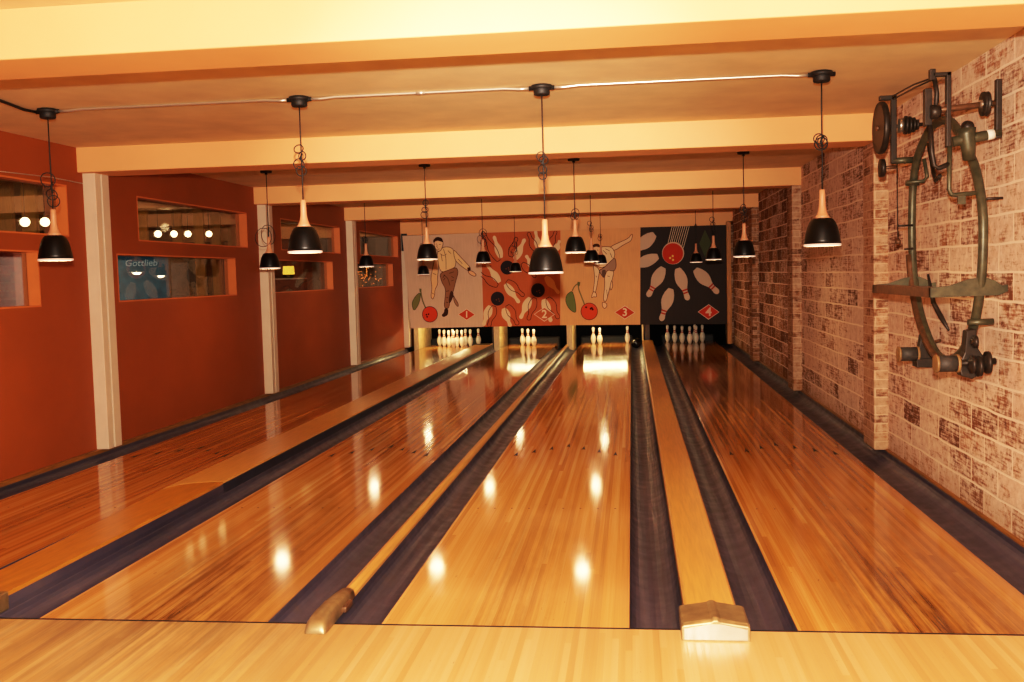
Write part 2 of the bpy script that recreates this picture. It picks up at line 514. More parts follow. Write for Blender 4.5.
def gutter(x0, x1, label, dep=0.085, yend=17.4):
    n = 14
    xc, hw = (x0 + x1) / 2, (x1 - x0) / 2 - 0.001
    top = [(-hw, 0.0)] + [(-hw * math.cos(math.pi * k / n) * 0.985, -dep * math.sin(math.pi * k / n) ** 0.8 - 0.004) for k in range(n + 1)] + [(hw, 0.0)]
    poly = [(xc + a, b - 0.004) for a, b in top] + [(xc + hw, -0.13), (xc - hw, -0.13)]
    o = MB().prism(poly, 'Y', 0.004, yend).build('gutter', M['gutter'])
    for p in o.data.polygons: p.use_smooth = False
    tag(o, label, 'gutter', 'gutters along the lanes')
e = [(x - LW / 2, x + LW / 2) for x in LANES]
gutter(-4.18, e[0][0], 'dark blue gutter at the foot of the terracotta wall', yend=16.6)
gutter(e[0][1], -2.605, 'dark gutter mostly hidden behind the broad left divider')
gutter(-2.338, e[1][0], 'dark blue gutter between the broad left divider and the second lane', yend=16.6)
gutter(e[1][1], -0.82, 'dark gutter right of the second lane, left of the thin divider', yend=16.6)
gutter(-0.757, e[2][0], 'dark gutter left of the third lane, right of the thin divider', yend=16.6)
gutter(e[2][1], 0.768, 'dark gutter right of the third lane, holding the dark ball at its far end')
gutter(0.993, e[3][0], 'dark gutter between the flat divider and the lane by the brick wall')
gutter(e[3][1], 2.588, 'dark gutter at the foot of the brick wall')

# divider 1|2 : broad, raised, two boards and a metal end
t = thing('lane_divider', 'broad raised wooden divider between first and second lanes', 'lane divider', (-2.475, 0, 0), 'wooden dividers between lanes')
arc = [(-0.205, 2.36), (-0.15, 2.505), (-0.06, 2.585), (0.129, 2.625)]
m = MB().prism(arc + [(0.129, 16.6), (-0.205, 16.6)], 'Z', 0.004, 0.08)
m.build('capping_board', M['capping'], t)
m = MB().prism([(-0.125, 0.1), (-0.142, 0.8), (-0.17, 1.6)] + [(x, y - 0.006) for x, y in arc] + [(0.129, 0.1)], 'Z', 0.004, 0.079)
m.build('capping_board', M['capping_dark'], t)
MB().box(-0.12, 0.129, 0.1, 16.6, -0.15, -0.001).build('divider_core', M['guard'], t)
MB().box(-0.19, 0.12, 16.2, 16.5, 0.0802, 0.084).build('dark_plate', M['black'], t)
MB().box(0.1302, 0.1345, 2.6, 16.6, -0.12, 0.066).build('side_guard', M['guard'], t)
MB().prism([(0.1302, -0.12), (0.1362, -0.12), (0.1362, 0.02), (0.1302, 0.06)], 'Y', 0.02, 2.6).build('side_guard', M['gutter'], t)
m = MB().prism([(-0.12, 0.0), (-0.10, 0.07), (0.08, 0.086), (0.12, 0.088), (0.12, 0.0)], 'X', -0.135, 0.14)
m.build('end_cap', M['metal_worn'], t, bevel=0.008)
# divider 2|3 : thin half round
t = thing('lane_divider', 'thin rounded wooden divider with a bent metal nose, between second and third lanes', 'lane divider', (-0.788, 0, 0), 'wooden dividers between lanes')
m = MB().prism([(-0.031, -0.15), (-0.031, 0.012), (-0.02, 0.028), (0, 0.034), (0.02, 0.028), (0.031, 0.012), (0.031, -0.15)], 'Y', 0.32, 16.6)
m.build('capping_board', M['capping'], t)
def nose():
    m = MB()
    secs = [(-0.135, 0.040, 0.004, 0.012), (-0.13, 0.045, 0.03, 0.0), (-0.10, 0.048, 0.056, 0.0), (-0.03, 0.048, 0.068, 0.0), (0.12, 0.046, 0.066, 0.0), (0.25, 0.042, 0.056, 0.0), (0.36, 0.037, 0.044, 0.0)]
    rings = []
    n = 10
    for y, w, h, _ in secs:
        ring = []
        for k in range(n + 1):
            a = math.pi * k / n
            ring.append(m.bm.verts.new((-w * math.copysign(abs(math.cos(a)) ** 0.7, math.cos(a)), y, h * math.sin(a) ** 0.6 if k not in (0, n) else 0.0008)))
        rings.append(ring)
    for a, b in zip(rings, rings[1:]):
        for k in range(n):
            f = m.bm.faces.new((a[k], a[k + 1], b[k + 1], b[k])); f.smooth = True
    m.bm.faces.new(rings[0]); m.bm.faces.new(list(reversed(rings[-1])))
    return m
nose().build('end_cap', M['metal_worn'], t)
MB().box(0.034, 0.062, 0.13, 0.24, 0.001, 0.028).build('broken_slot', M['rust'], t, bevel=0.006)
# divider 3|4 : flat, with the ridged metal cap
t = thing('lane_divider', 'flat honey wooden divider with ridged metal cap, between third and fourth lanes', 'lane divider', (0.88, 0, 0), 'wooden dividers between lanes')
MB().prism([(-0.111, -0.15), (-0.111, 0.04), (-0.10, 0.05), (0.10, 0.05), (0.111, 0.04), (0.111, -0.15)], 'Y', 0.10, 17.2).build('capping_board', M['capping'], t)
prof = [(-0.136, 0.0005), (-0.137, 0.062), (-0.128, 0.070), (-0.02, 0.088), (-0.008, 0.096), (0.008, 0.096), (0.02, 0.088), (0.128, 0.070), (0.137, 0.062), (0.136, 0.0005)]
m = MB()
r0 = [m.bm.verts.new((x * 1.0, -0.13, z * (0.86 if z > 0.01 else 1))) for x, z in prof]
r1 = [m.bm.verts.new((x, -0.115, z)) for x, z in prof]
r3 = [m.bm.verts.new((x, 0.11, z * 0.95 if z > 0.01 else 0.0008)) for x, z in prof]
for a, b in ((r0, r1), (r1, r3)):
    for k in range(len(prof) - 1):
        m.bm.faces.new((a[k], a[k + 1], b[k + 1], b[k]))
m.bm.faces.new(r0); m.bm.faces.new(list(reversed(r3)))
m.build('end_cap', M['metal_worn'], t, bevel=0.004)
MB().prism([(-0.125, 0.006), (-0.125, 0.05), (-0.02, 0.07), (0.02, 0.07), (0.125, 0.05), (0.125, 0.006)], 'Y', -0.134, -0.1305).build('cap_face', M['metal'], t)

# ------------------------------------------------------------------ pin decks and pits
def kick(x0, x1, y0, y1, mat, label, z1=2.4):
    o = MB().box(x0, x1, y0, y1, -0.15, z1).build('kickback_panel', mat, bevel=0.004)
    tag(o, label, 'partition', 'partitions beside the pin decks')
kick(-4.03, -3.925, 16.62, 18.0, M['kick'], 'pale kickback board left of the first pin deck')
kick(-2.46, -2.41, 17.35, 18.0, M['kick_dark'], 'narrow dark board right of the first lane\'s pins')
kick(-2.32, -2.2, 16.62, 18.0, M['kick'], 'pale kickback board between the first and second pin decks')
kick(-0.79, -0.67, 16.62, 18.0, M['kick'], 'pale kickback board between the second and third pin decks')
kick(0.771, 0.80, 17.32, 18.0, M['kick'], 'thin pale board right of the third lane\'s pins')
kick(0.83, 0.93, 17.32, 18.0, M['kick_dark'], 'dark board left of the charcoal panel\'s pins')
for i, xc in enumerate(LANES):
    o = MB().box(xc - 0.56, xc + 0.56, 17.8, 17.95, -0.16, 0.12).build('pit_cushion', M['cushion'], bevel=0.03)
    tag(o, ['dark pit cushion behind the full rack of ten pins', 'dark pit cushion behind the three pins in a close row',
            'dark pit cushion behind the pair and the lone pin', 'dark pit cushion behind the dim pins by the brick wall'][i], 'cushion', 'pit cushions')

pin_prof = [(0.0257, 0.0), (0.030, 0.006), (0.0364, 0.019), (0.0498, 0.057), (0.0588, 0.095), (0.0605, 0.114), (0.0579, 0.149), (0.0470, 0.184),
            (0.0314, 0.219), (0.0249, 0.239), (0.0228, 0.254), (0.0233, 0.275), (0.0268, 0.300), (0.0311, 0.325), (0.0323, 0.343), (0.0296, 0.362), (0.020, 0.376), (0.004, 0.381)]
pin0 = MB().lathe(pin_prof, seg=20)
for f in pin0.bm.faces:
    z = f.calc_center_median().z
    if 0.228 < z < 0.245 or 0.256 < z < 0.272: f.material_index = 1
pin0 = pin0.build('bowling_pin', [M['pin'], M['pin_red']])
POS = {1: (0, 0), 2: (-1, 1), 3: (1, 1), 4: (-2, 2), 5: (0, 2), 6: (2, 2), 7: (-3, 3), 8: (-1, 3), 9: (1, 3), 10: (3, 3)}
RACK = [(-3.19, 16.68, range(1, 11), 'full rack of ten pins under the grey panel'),
        (-1.485, 16.68, (1, 2, 4), 'three pins left under the red panel'),
        (0.03, 16.62, (2, 4, 10), 'three pins left under the orange panel'),
        (1.735, 16.68, (1, 2, 3, 4, 6, 7, 9), 'seven pins left under the charcoal panel')]
FULL = {1: 'white head pin at the front of the full rack on the first lane',
        2: 'white pin left of and just behind the head pin in the full rack',
        3: 'white pin right of and just behind the head pin in the full rack',
        4: 'left pin of the row of three in the full rack',
        5: 'middle pin of the row of three in the full rack',
        6: 'right pin of the row of three in the full rack',
        7: 'leftmost back corner pin of the full rack on the first lane',
        8: 'back row pin second from the left in the full rack',
        9: 'back row pin third from the left in the full rack',
        10: 'rightmost back corner pin of the full rack, standing apart'}
L2 = {1: 'rightmost and nearest of three close pins on the second lane', 2: 'middle of three close pins on the second lane', 4: 'leftmost of three close pins on the second lane'}
L3 = {2: 'right pin of the close pair on the third lane', 4: 'left pin of the close pair on the third lane', 10: 'lone pin near the right edge of the third lane'}
L4 = {1: 'dim front pin of the group on the lane by the brick wall', 2: 'dim pin just left of the front one by the brick wall',
      3: 'dim pin just right of the front one by the brick wall', 4: 'second pin from the left in the dim group by the brick wall',
      6: 'rightmost pin of the dim group by the brick wall', 7: 'leftmost pin of the dim group by the brick wall',
      9: 'dim back row pin half hidden behind another by the brick wall'}
first = True
SC = 0.94
for (hx, hy, ids, grp), lab in zip(RACK, (FULL, L2, L3, L4)):
    for n in ids:
        o = pin0 if first else pin0.copy()
        if not first: COL.objects.link(o)
        first = False
        a, b = POS[n]
        o.location = (hx + a * 0.1524 * SC, hy + b * 0.264 * SC * 0.9, 0)
        o.scale = (SC, SC, SC)
        tag(o, lab[n], 'bowling pin', grp)
# ball resting in the gutter
t = thing('bowling_ball', 'black bowling ball in the gutter right of the third lane', 'bowling ball', (0.64, 16.75, 0.026))
MB().sphere((0, 0, 0), 0.1085, 28).build('ball_body', M['ball'], t)
for a, b in ((-0.02, 0.01), (0.02, 0.012), (0, -0.035)):
    d = Vector((a - 0.02, -0.09, b + 0.045)).normalized()
    MB().sphere(d * 0.1015, 0.0115, 10).build('finger_hole', M['pitblack'], t)

# strip lights behind the masking panels above the pins
for i, (xc, w) in enumerate(zip(LANES[:3], (130.0, 120.0, 110.0))):
    mm = simple('strip_tube_glow', '#ffffff', 0.3, emit='#ffdd9c', estr=w)
    nm = ['under the grey panel', 'under the red panel', 'under the orange panel'][i]
    t = thing('strip_light', 'warm strip light above the pins ' + nm, 'light', (xc, 16.62, (0.464, 0.462, 0.443)[i]), 'strip lights over the pins')
    if i == 2: t.rotation_euler.y = 0.0125
    MB().lathe([(0.014, -0.45), (0.014, 0.45)], (0, 0, 0), 'X', 12).build('tube', mm, t)
    MB().box(-0.47, 0.47, -0.03, 0.03, 0.018, 0.05).build('housing', M['post'], t)
    for hx in (-0.4, 0.4):
        MB().box(hx - 0.008, hx + 0.008, 0.0, 0.006, 0.04, ZC - t.location.z).build('hanger', M['cord'], t)

# ------------------------------------------------------------------ masking panels
YP = 16.44
def img2w(x, y, d=0.0):
    return (-4.187 + 0.02057 * (x - 402) - 0.00063 * (y - 236) + 0.011, YP - d, 2.374 - (y - 236) * 0.0210 - (x - 402) * 0.000651)
INK = {}
def ink(col):
    if col not in INK: INK[col] = fabric('printed_ink_' + col.strip('#'), col, 0.05)
    return INK[col]
class Panel:
    def __init__(self, o, s, edges, base, wrinkle=0.0):
        self.o, self.s, self.base = o, s, base
        self.xe = edges
        self.m = MB(); self.mats = [fabric('panel_cloth_' + base.strip('#'), base, 0.10)]; self.layer = 0
        (xa, ya), (xb, yb), (xc, yc), (xd, yd) = edges    # tl tr br bl in picture units
        self.quad = [self.q(*p) for p in edges]
        nx, nz = 40, 24
        pts, tri = [], []
        for j in range(nz + 1):
            for i in range(nx + 1):
                u, v = i / nx, j / nz
                X = (xa * (1 - u) + xb * u) * (1 - v) + (xd * (1 - u) + xc * u) * v
                Y = (ya * (1 - u) + yb * u) * (1 - v) + (yd * (1 - u) + yc * u) * v
                p = img2w(X, Y)
                pts.append(p)
        for j in range(nz):
            for i in range(nx):
                a = j * (nx + 1) + i
                tri.append((a, a + 1, a + nx + 2, a + nx + 1))
        self.m.sheet(pts, tri, 0)
    def q(self, X, Y):
        return ((X - self.o[0]) * self.s, (Y - self.o[1]) * self.s)
    def mi(self, col):
        mt = ink(col)
        if mt not in self.mats: self.mats.append(mt)
        return self.mats.index(mt)
    def clip(self, poly):
        us = [p[0] for p in self.quad]; vs = [p[1] for p in self.quad]
        lim = [(0, min(us[0], us[3]) + 0.5, 1), (0, max(us[1], us[2]) - 0.5, -1), (1, min(vs[0], vs[1]) + 2, 1), (1, max(vs[2], vs[3]) - 3, -1)]
        for ax, val, sg in lim:
            out = []
            for i in range(len(poly)):
                a, b = poly[i], poly[(i + 1) % len(poly)]
                ia, ib = (a[ax] - val) * sg >= 0, (b[ax] - val) * sg >= 0
                if ia: out.append(a)
                if ia != ib:
                    t = (val - a[ax]) / (b[ax] - a[ax])
                    out.append((a[0] + (b[0] - a[0]) * t, a[1] + (b[1] - a[1]) * t))
            poly = out
            if len(poly) < 3: return []
        return poly
    def fill(self, poly, col):
        poly = self.clip(list(poly))
        if len(poly) < 3: return
        self.layer += 1
        d = 0.0015 + 0.00035 * self.layer
        pts = [img2w(self.o[0] + u / self.s, self.o[1] + v / self.s, d) for u, v in poly]
        tri = tessellate_polygon([[Vector((p[0], p[2], 0)) for p in pts]])
        self.m.sheet(pts, tri, self.mi(col))
    def line(self, pts, w, col, closed=False):
        pts = [Vector((p[0], p[1])) for p in pts]
        n = len(pts)
        self.layer += 1
        d = 0.0015 + 0.00035 * self.layer
        L, Rr = [], []
        us = [p[0] for p in self.quad]
        lo, hi = min(us[0], us[3]) + 1, max(us[1], us[2]) - 1
        vlo, vhi = min(p[1] for p in self.quad) + 4, max(p[1] for p in self.quad) - 4
        for i, p in enumerate(pts):
            a = pts[(i - 1) % n] if (closed or i > 0) else p
            b = pts[(i + 1) % n] if (closed or i < n - 1) else p
            t = (b - a)
            t = t.normalized() if t.length > 0 else Vector((1, 0))
            nn = Vector((-t.y, t.x)) * w / 2
            L.append(p + nn); Rr.append(p - nn)
        V = []
        for a in L + Rr:
            V.append(img2w(self.o[0] + min(max(a.x, lo), hi) / self.s, self.o[1] + min(max(a.y, vlo), vhi) / self.s, d))
        fs = []
        for i in range(n if closed else n - 1):
            j = (i + 1) % n
            fs.append((i, j, n + j, n + i))
        self.m.sheet(V, fs, self.mi(col))
    def circle(self, c, r, col, n=36, outline=None, ow=3):
        p = [(c[0] + r * math.cos(2 * math.pi * k / n), c[1] + r * math.sin(2 * math.pi * k / n)) for k in range(n)]
        self.fill(p, col)
        if outline: self.line(p, ow, outline, True)
    PROF = [(0, .40), (.04, .55), (.15, .82), (.28, .98), (.38, 1.0), (.48, .88), (.58, .64), (.66, .46), (.74, .38), (.82, .42), (.90, .48), (.96, .40), (1.0, .15)]
    def pin_poly(self, head, base, w, hs=0.0):
        h, b = Vector(head), Vector(base)
        ax = h - b
        nn = Vector((-ax.y, ax.x)).normalized() * w / 2
        a = [b + ax * t + nn * k for t, k in self.PROF]
        c = [b + ax * t - nn * k for t, k in reversed(self.PROF)]
        return [(p.x, p.y) for p in a + c]
    def pin(self, head, base, w, col='#e8c8a0', stripe=None):
        self.fill(self.pin_poly(head, base, w), col)
        if stripe:
            h, b = Vector(head), Vector(base)
            ax = h - b
            nn = Vector((-ax.y, ax.x)).normalized() * w / 2
            for t0, k in ((.66, .46), (.745, .38)):
                p = [b + ax * t0 + nn * k, b + ax * (t0 + .045) + nn * k * .98, b + ax * (t0 + .045) - nn * k * .98, b + ax * t0 - nn * k]
                self.fill([(q.x, q.y) for q in p], stripe)
    def pin_line(self, head, base, w, col='#2a1512'):
        self.line(self.pin_poly(head, base, w), 4.2, col, True)
    def shape(self, poly, col, outline=None, w=3.6, smooth=2):
        for _ in range(smooth):
            q = []
            for i in range(len(poly)):
                a, b = poly[i], poly[(i + 1) % len(poly)]
                q.append((a[0] * .78 + b[0] * .22, a[1] * .78 + b[1] * .22))
                q.append((a[0] * .22 + b[0] * .78, a[1] * .22 + b[1] * .78))
            poly = q
        if col: self.fill(poly, col)
        if outline: self.line(poly, w, outline, True)
    def stroke(self, poly, col, w):
        for _ in range(2):
            q = [poly[0]]
            for a, b in zip(poly, poly[1:]):
                q.append((a[0] * .75 + b[0] * .25, a[1] * .75 + b[1] * .25))
                q.append((a[0] * .25 + b[0] * .75, a[1] * .25 + b[1] * .75))
            q.append(poly[-1])
            poly = q
        self.line(poly, w, col)
    def emblem(self, c, hw, hh, txt, fill='#c8452a', line='#f0cfae'):
        d = [(c[0] - hw, c[1]), (c[0], c[1] - hh), (c[0] + hw, c[1]), (c[0], c[1] + hh)]
        self.fill(d, fill)
        self.line(d, 5, line, True)
        cu = bpy.data.curves.new('numeral', 'FONT')
        cu.body = txt; cu.align_x = 'CENTER'; cu.align_y = 'CENTER'; cu.size = hh * 1.65; cu.offset = hh * 0.035
        o = bpy.data.objects.new('numeral', cu)
        COL.objects.link(o)
        me = o.to_mesh()
        d0 = 0.0015 + 0.00035 * (self.layer + 2); self.layer += 2
        mi = self.mi(line)
        pts = [img2w(self.o[0] + (c[0] + v.co.x) / self.s, self.o[1] + (c[1] + hh * 0.02 - v.co.y) / self.s, d0) for v in me.vertices]
        fs = [tuple(p.vertices) for p in me.polygons]
        self.m.sheet(pts, fs, mi)
        o.to_mesh_clear()
        bpy.data.objects.remove(o); bpy.data.curves.remove(cu)
    def done(self, label):
        o = self.m.build('masking_panel', self.mats, fix=False)
        return tag(o, label, 'banner', 'printed masking panels')

DK = '#38190f'
p = Panel((400, 228), 6.689, [(402.5, 236), (483, 233), (486, 325.5), (411, 328)], '#d3b49b')
# bowler swinging forward
p.shape([(255, 165), (275, 150), (300, 125), (350, 127), (382, 160), (386, 250), (362, 270), (290, 296), (268, 262)], '#f2c894', DK)
p.shape([(258, 190), (268, 255), (258, 330), (262, 370), (240, 410), (240, 445), (226, 476), (212, 455), (222, 400), (212, 330), (225, 270), (240, 200)], '#f0bd8a', DK)
p.shape([(365, 135), (420, 195), (480, 255), (486, 270), (468, 285), (400, 235), (376, 205)], '#f2c894', DK)
p.fill([(462, 262), (482, 258), (488, 276), (468, 288)], '#4a1d12')
p.shape([(472, 280), (500, 285), (526, 308), (516, 320), (495, 314), (470, 296)], '#efb88a', DK)
p.shape([(272, 300), (330, 280), (388, 258), (403, 290), (385, 350), (368, 420), (345, 470), (338, 535), (302, 530), (312, 450), (314, 400), (288, 360)], '#9a6a4c', DK)
p.shape([(350, 410), (372, 430), (362, 470), (340, 505), (336, 470)], '#4b2a20', None)
p.shape([(366, 440), (382, 470), (402, 500), (402, 522), (388, 512), (372, 485)], '#a5795a', DK)
p.shape([(308, 535), (332, 535), (330, 575), (302, 590), (287, 580), (306, 560)], '#3d211a', DK)
p.shape([(236, 90), (262, 72), (296, 80), (298, 112), (282, 152), (258, 156), (240, 128)], '#f2c69a', DK)
p.shape([(230, 100), (230, 78), (256, 58), (290, 66), (300, 96), (286, 92), (262, 84), (242, 90)], '#3a1d13', None)
for q in ([(246, 108), (256, 106)], [(270, 108), (281, 110)], [(258, 112), (253, 126), (262, 129)], [(256, 141), (274, 140)]):
    p.stroke(q, DK, 3)
for q in ([(300, 140), (318, 190), (318, 275)], [(330, 150), (352, 170)], [(285, 175), (292, 220)], [(300, 310), (330, 330), (345, 380)], [(340, 300), (372, 290)], [(318, 420), (338, 415)],
          [(300, 345), (312, 330)], [(296, 330), (310, 310)], [(355, 320), (372, 330)], [(352, 350), (370, 345)], [(278, 170), (300, 185), (322, 172)], [(228, 300), (250, 310)], [(222, 430), (236, 440)],
          [(400, 205), (430, 235)], [(320, 460), (334, 462)], [(318, 490), (332, 495)]):
    p.stroke(q, DK, 3)
p.shape([(140, 425), (105, 455), (80, 500), (95, 556), (128, 512), (142, 460)], '#7a7a4a', '#43482a')
p.stroke([(182, 540), (158, 490), (146, 440), (143, 405)], '#6d6a40', 9)
p.fill([(134, 402), (150, 404), (148, 425), (136, 425)], '#6d6a40')
p.circle((207, 573), 52, '#d8482b', outline='#2a0f0a', ow=4)
for c in ((183, 576), (197, 572), (188, 590)): p.circle(c, 6, '#2a0f0a', 10)
p.emblem((460, 572), 57, 37, '1')
p.done('grey masking panel printed with a male bowler and a cherry, numbered 1')

p = Panel((480, 228), 6.689, [(483, 233), (563, 230.5), (563.5, 323), (486, 325.5)], '#c0643c')
CRM = '#e9c7a0'
for a in (((108, 52), (158, 198), 52), ((318, 70), (252, 208), 54), ((388, 18), (412, 140), 48), ((60, 238), (150, 356), 50), ((283, 492), (186, 368), 56), ((289, 596), (356, 456), 58),
          ((38, 645), (86, 512), 58), ((224, 650), (176, 528), 58), ((498, 615), (446, 466), 60), ((552, 80), (522, 150), 46), ((325, 178), (380, 262), 50)):
    p.pin(*a, col=CRM)
p.pin((550, 428), (458, 318), 52, col='#dc9a58')
for a in (((30, 25), (142, 216), 56), ((262, 62), (222, 188), 54), ((340, 30), (392, 150), 50), ((6, 296), (134, 382), 52), ((314, 446), (198, 348), 56), ((344, 604), (386, 458), 56),
          ((76, 650), (112, 514), 56), ((274, 636), (202, 508), 58), ((548, 592), (474, 456), 62), ((526, 20), (484, 128), 46), ((392, 322), (300, 232), 50)):
    p.pin_line(*a)
for c in ((200, 260), (408, 407), (135, 465)):
    p.circle(c, 46, '#2c2226')
    for dx, dy in ((-8, 8), (8, 2), (12, 16)): p.circle((c[0] + dx, c[1] + dy), 4, '#8a4326', 10)
p.emblem((452, 565), 68, 45, '2', fill='#c0643c')
p.done('rust red masking panel printed with scattered pins and dark balls, numbered 2')

p = Panel((560, 225), 6.689, [(563, 230.5), (642, 227.5), (643, 321.5), (563.5, 323)], '#e3a873')
p.shape([(345, 145), (400, 118), (470, 88), (492, 58), (498, 66), (490, 104), (440, 128), (378, 170)], '#ecc096', DK)
p.shape([(238, 255), (285, 290), (274, 350), (266, 400), (255, 448), (240, 440), (250, 370), (248, 310)], '#f0c8a0', DK)
p.shape([(242, 430), (262, 442), (266, 470), (244, 466), (228, 478)], '#efc29a', DK)
p.shape([(325, 285), (380, 295), (368, 350), (352, 405), (330, 500), (308, 492), (318, 400), (316, 340)], '#f0c8a0', DK)
p.shape([(302, 500), (332, 508), (334, 530), (318, 546), (304, 530)], '#efc29a', DK)
p.shape([(365, 350), (372, 400), (358, 428), (352, 400)], '#ecbf94', DK)
p.shape([(258, 160), (300, 140), (360, 142), (384, 180), (378, 215), (345, 252), (300, 282), (254, 262), (244, 215)], '#f2cca0', DK)
p.shape([(350, 240), (386, 208), (394, 270), (378, 302), (332, 290), (314, 348), (296, 325), (276, 296), (310, 280)], '#a8866e', DK)
p.shape([(300, 290), (328, 292), (316, 348), (298, 325)], '#6a4c40', None)
p.shape([(232, 150), (240, 128), (268, 124), (290, 145), (282, 190), (256, 200), (238, 180)], '#f0c49a', DK)
p.shape([(228, 152), (238, 126), (270, 120), (292, 140), (280, 146), (258, 140)], '#4a2818', None)
for q in ([(246, 165), (256, 163)], [(264, 163), (274, 165)], [(258, 166), (254, 176), (260, 178)], [(256, 187), (270, 186)], [(305, 165), (330, 190)], [(320, 155), (350, 170)], [(300, 200), (320, 240)], [(350, 180), (366, 215)],
          [(336, 330), (350, 336)], [(330, 420), (338, 470)], [(258, 330), (266, 340)]):
    p.stroke(q, DK, 3)
p.shape([(100, 428), (62, 458), (58, 505), (85, 552), (130, 578), (126, 512), (112, 452)], '#6f7b48', '#39442a')
p.stroke([(186, 520), (162, 460), (142, 412), (148, 376)], '#7c7a4c', 9)
p.stroke([(148, 378), (118, 396), (102, 430)], '#7c7a4c', 8)
p.fill([(136, 370), (156, 372), (152, 398), (138, 396)], '#6d6a40')
p.circle((217, 563), 55, '#dc4f30', outline='#3a120c', ow=4)
for c in ((196, 536), (226, 545), (240, 550), (234, 540)): p.circle(c, 7, '#3a120c', 10)
p.emblem((453, 567), 66, 43, '3')
p.done('orange tan masking panel printed with a stretching woman bowler and cherry, numbered 3')

p = Panel((640, 222), 6.5, [(642, 227.5), (726.5, 225), (729, 320), (643, 321.5)], '#38302d')
PC = '#c9ac95'
for h, b, w in (((65, 470), (162, 285), 78), ((322, 490), (252, 290), 76), ((512, 445), (362, 296), 78), ((152, 622), (212, 418), 76)):
    p.pin(h, b, w, col=PC, stripe='#b0392a')
p.pin((-60, 215), (104, 78), 84, col=PC)
p.pin((-80, 300), (128, 216), 76, col=PC)
for i in range(9):
    xb = 182 + i * 13.0
    xt = 214 + i * 13.4
    p.line([(xb, 150 if 1 < i < 7 else 165), (xt, 28)], 3.6, '#d8c0a4')
p.circle((222, 196), 70, '#cfae94')
p.circle((220, 199), 65, '#c03a26')
for c in ((204, 226), (220, 214), (222, 238)): p.circle(c, 7, '#e8c06a', 10)
p.fill([(420, 50), (460, 130), (425, 222), (386, 136)], '#4a5238')
p.emblem((452, 562), 66, 46, '4', fill='#c23a2a', line='#dcb9a0')
p.done('charcoal masking panel printed with flying pins and red ball, numbered 4')
# hanging rail of the panels
o = MB().box(-4.15, 2.45, YP + 0.008, YP + 0.03, 2.352, 2.376).build('hanging_rail', M['black'])
tag(o, 'thin dark rail the printed panels hang from', 'rail')

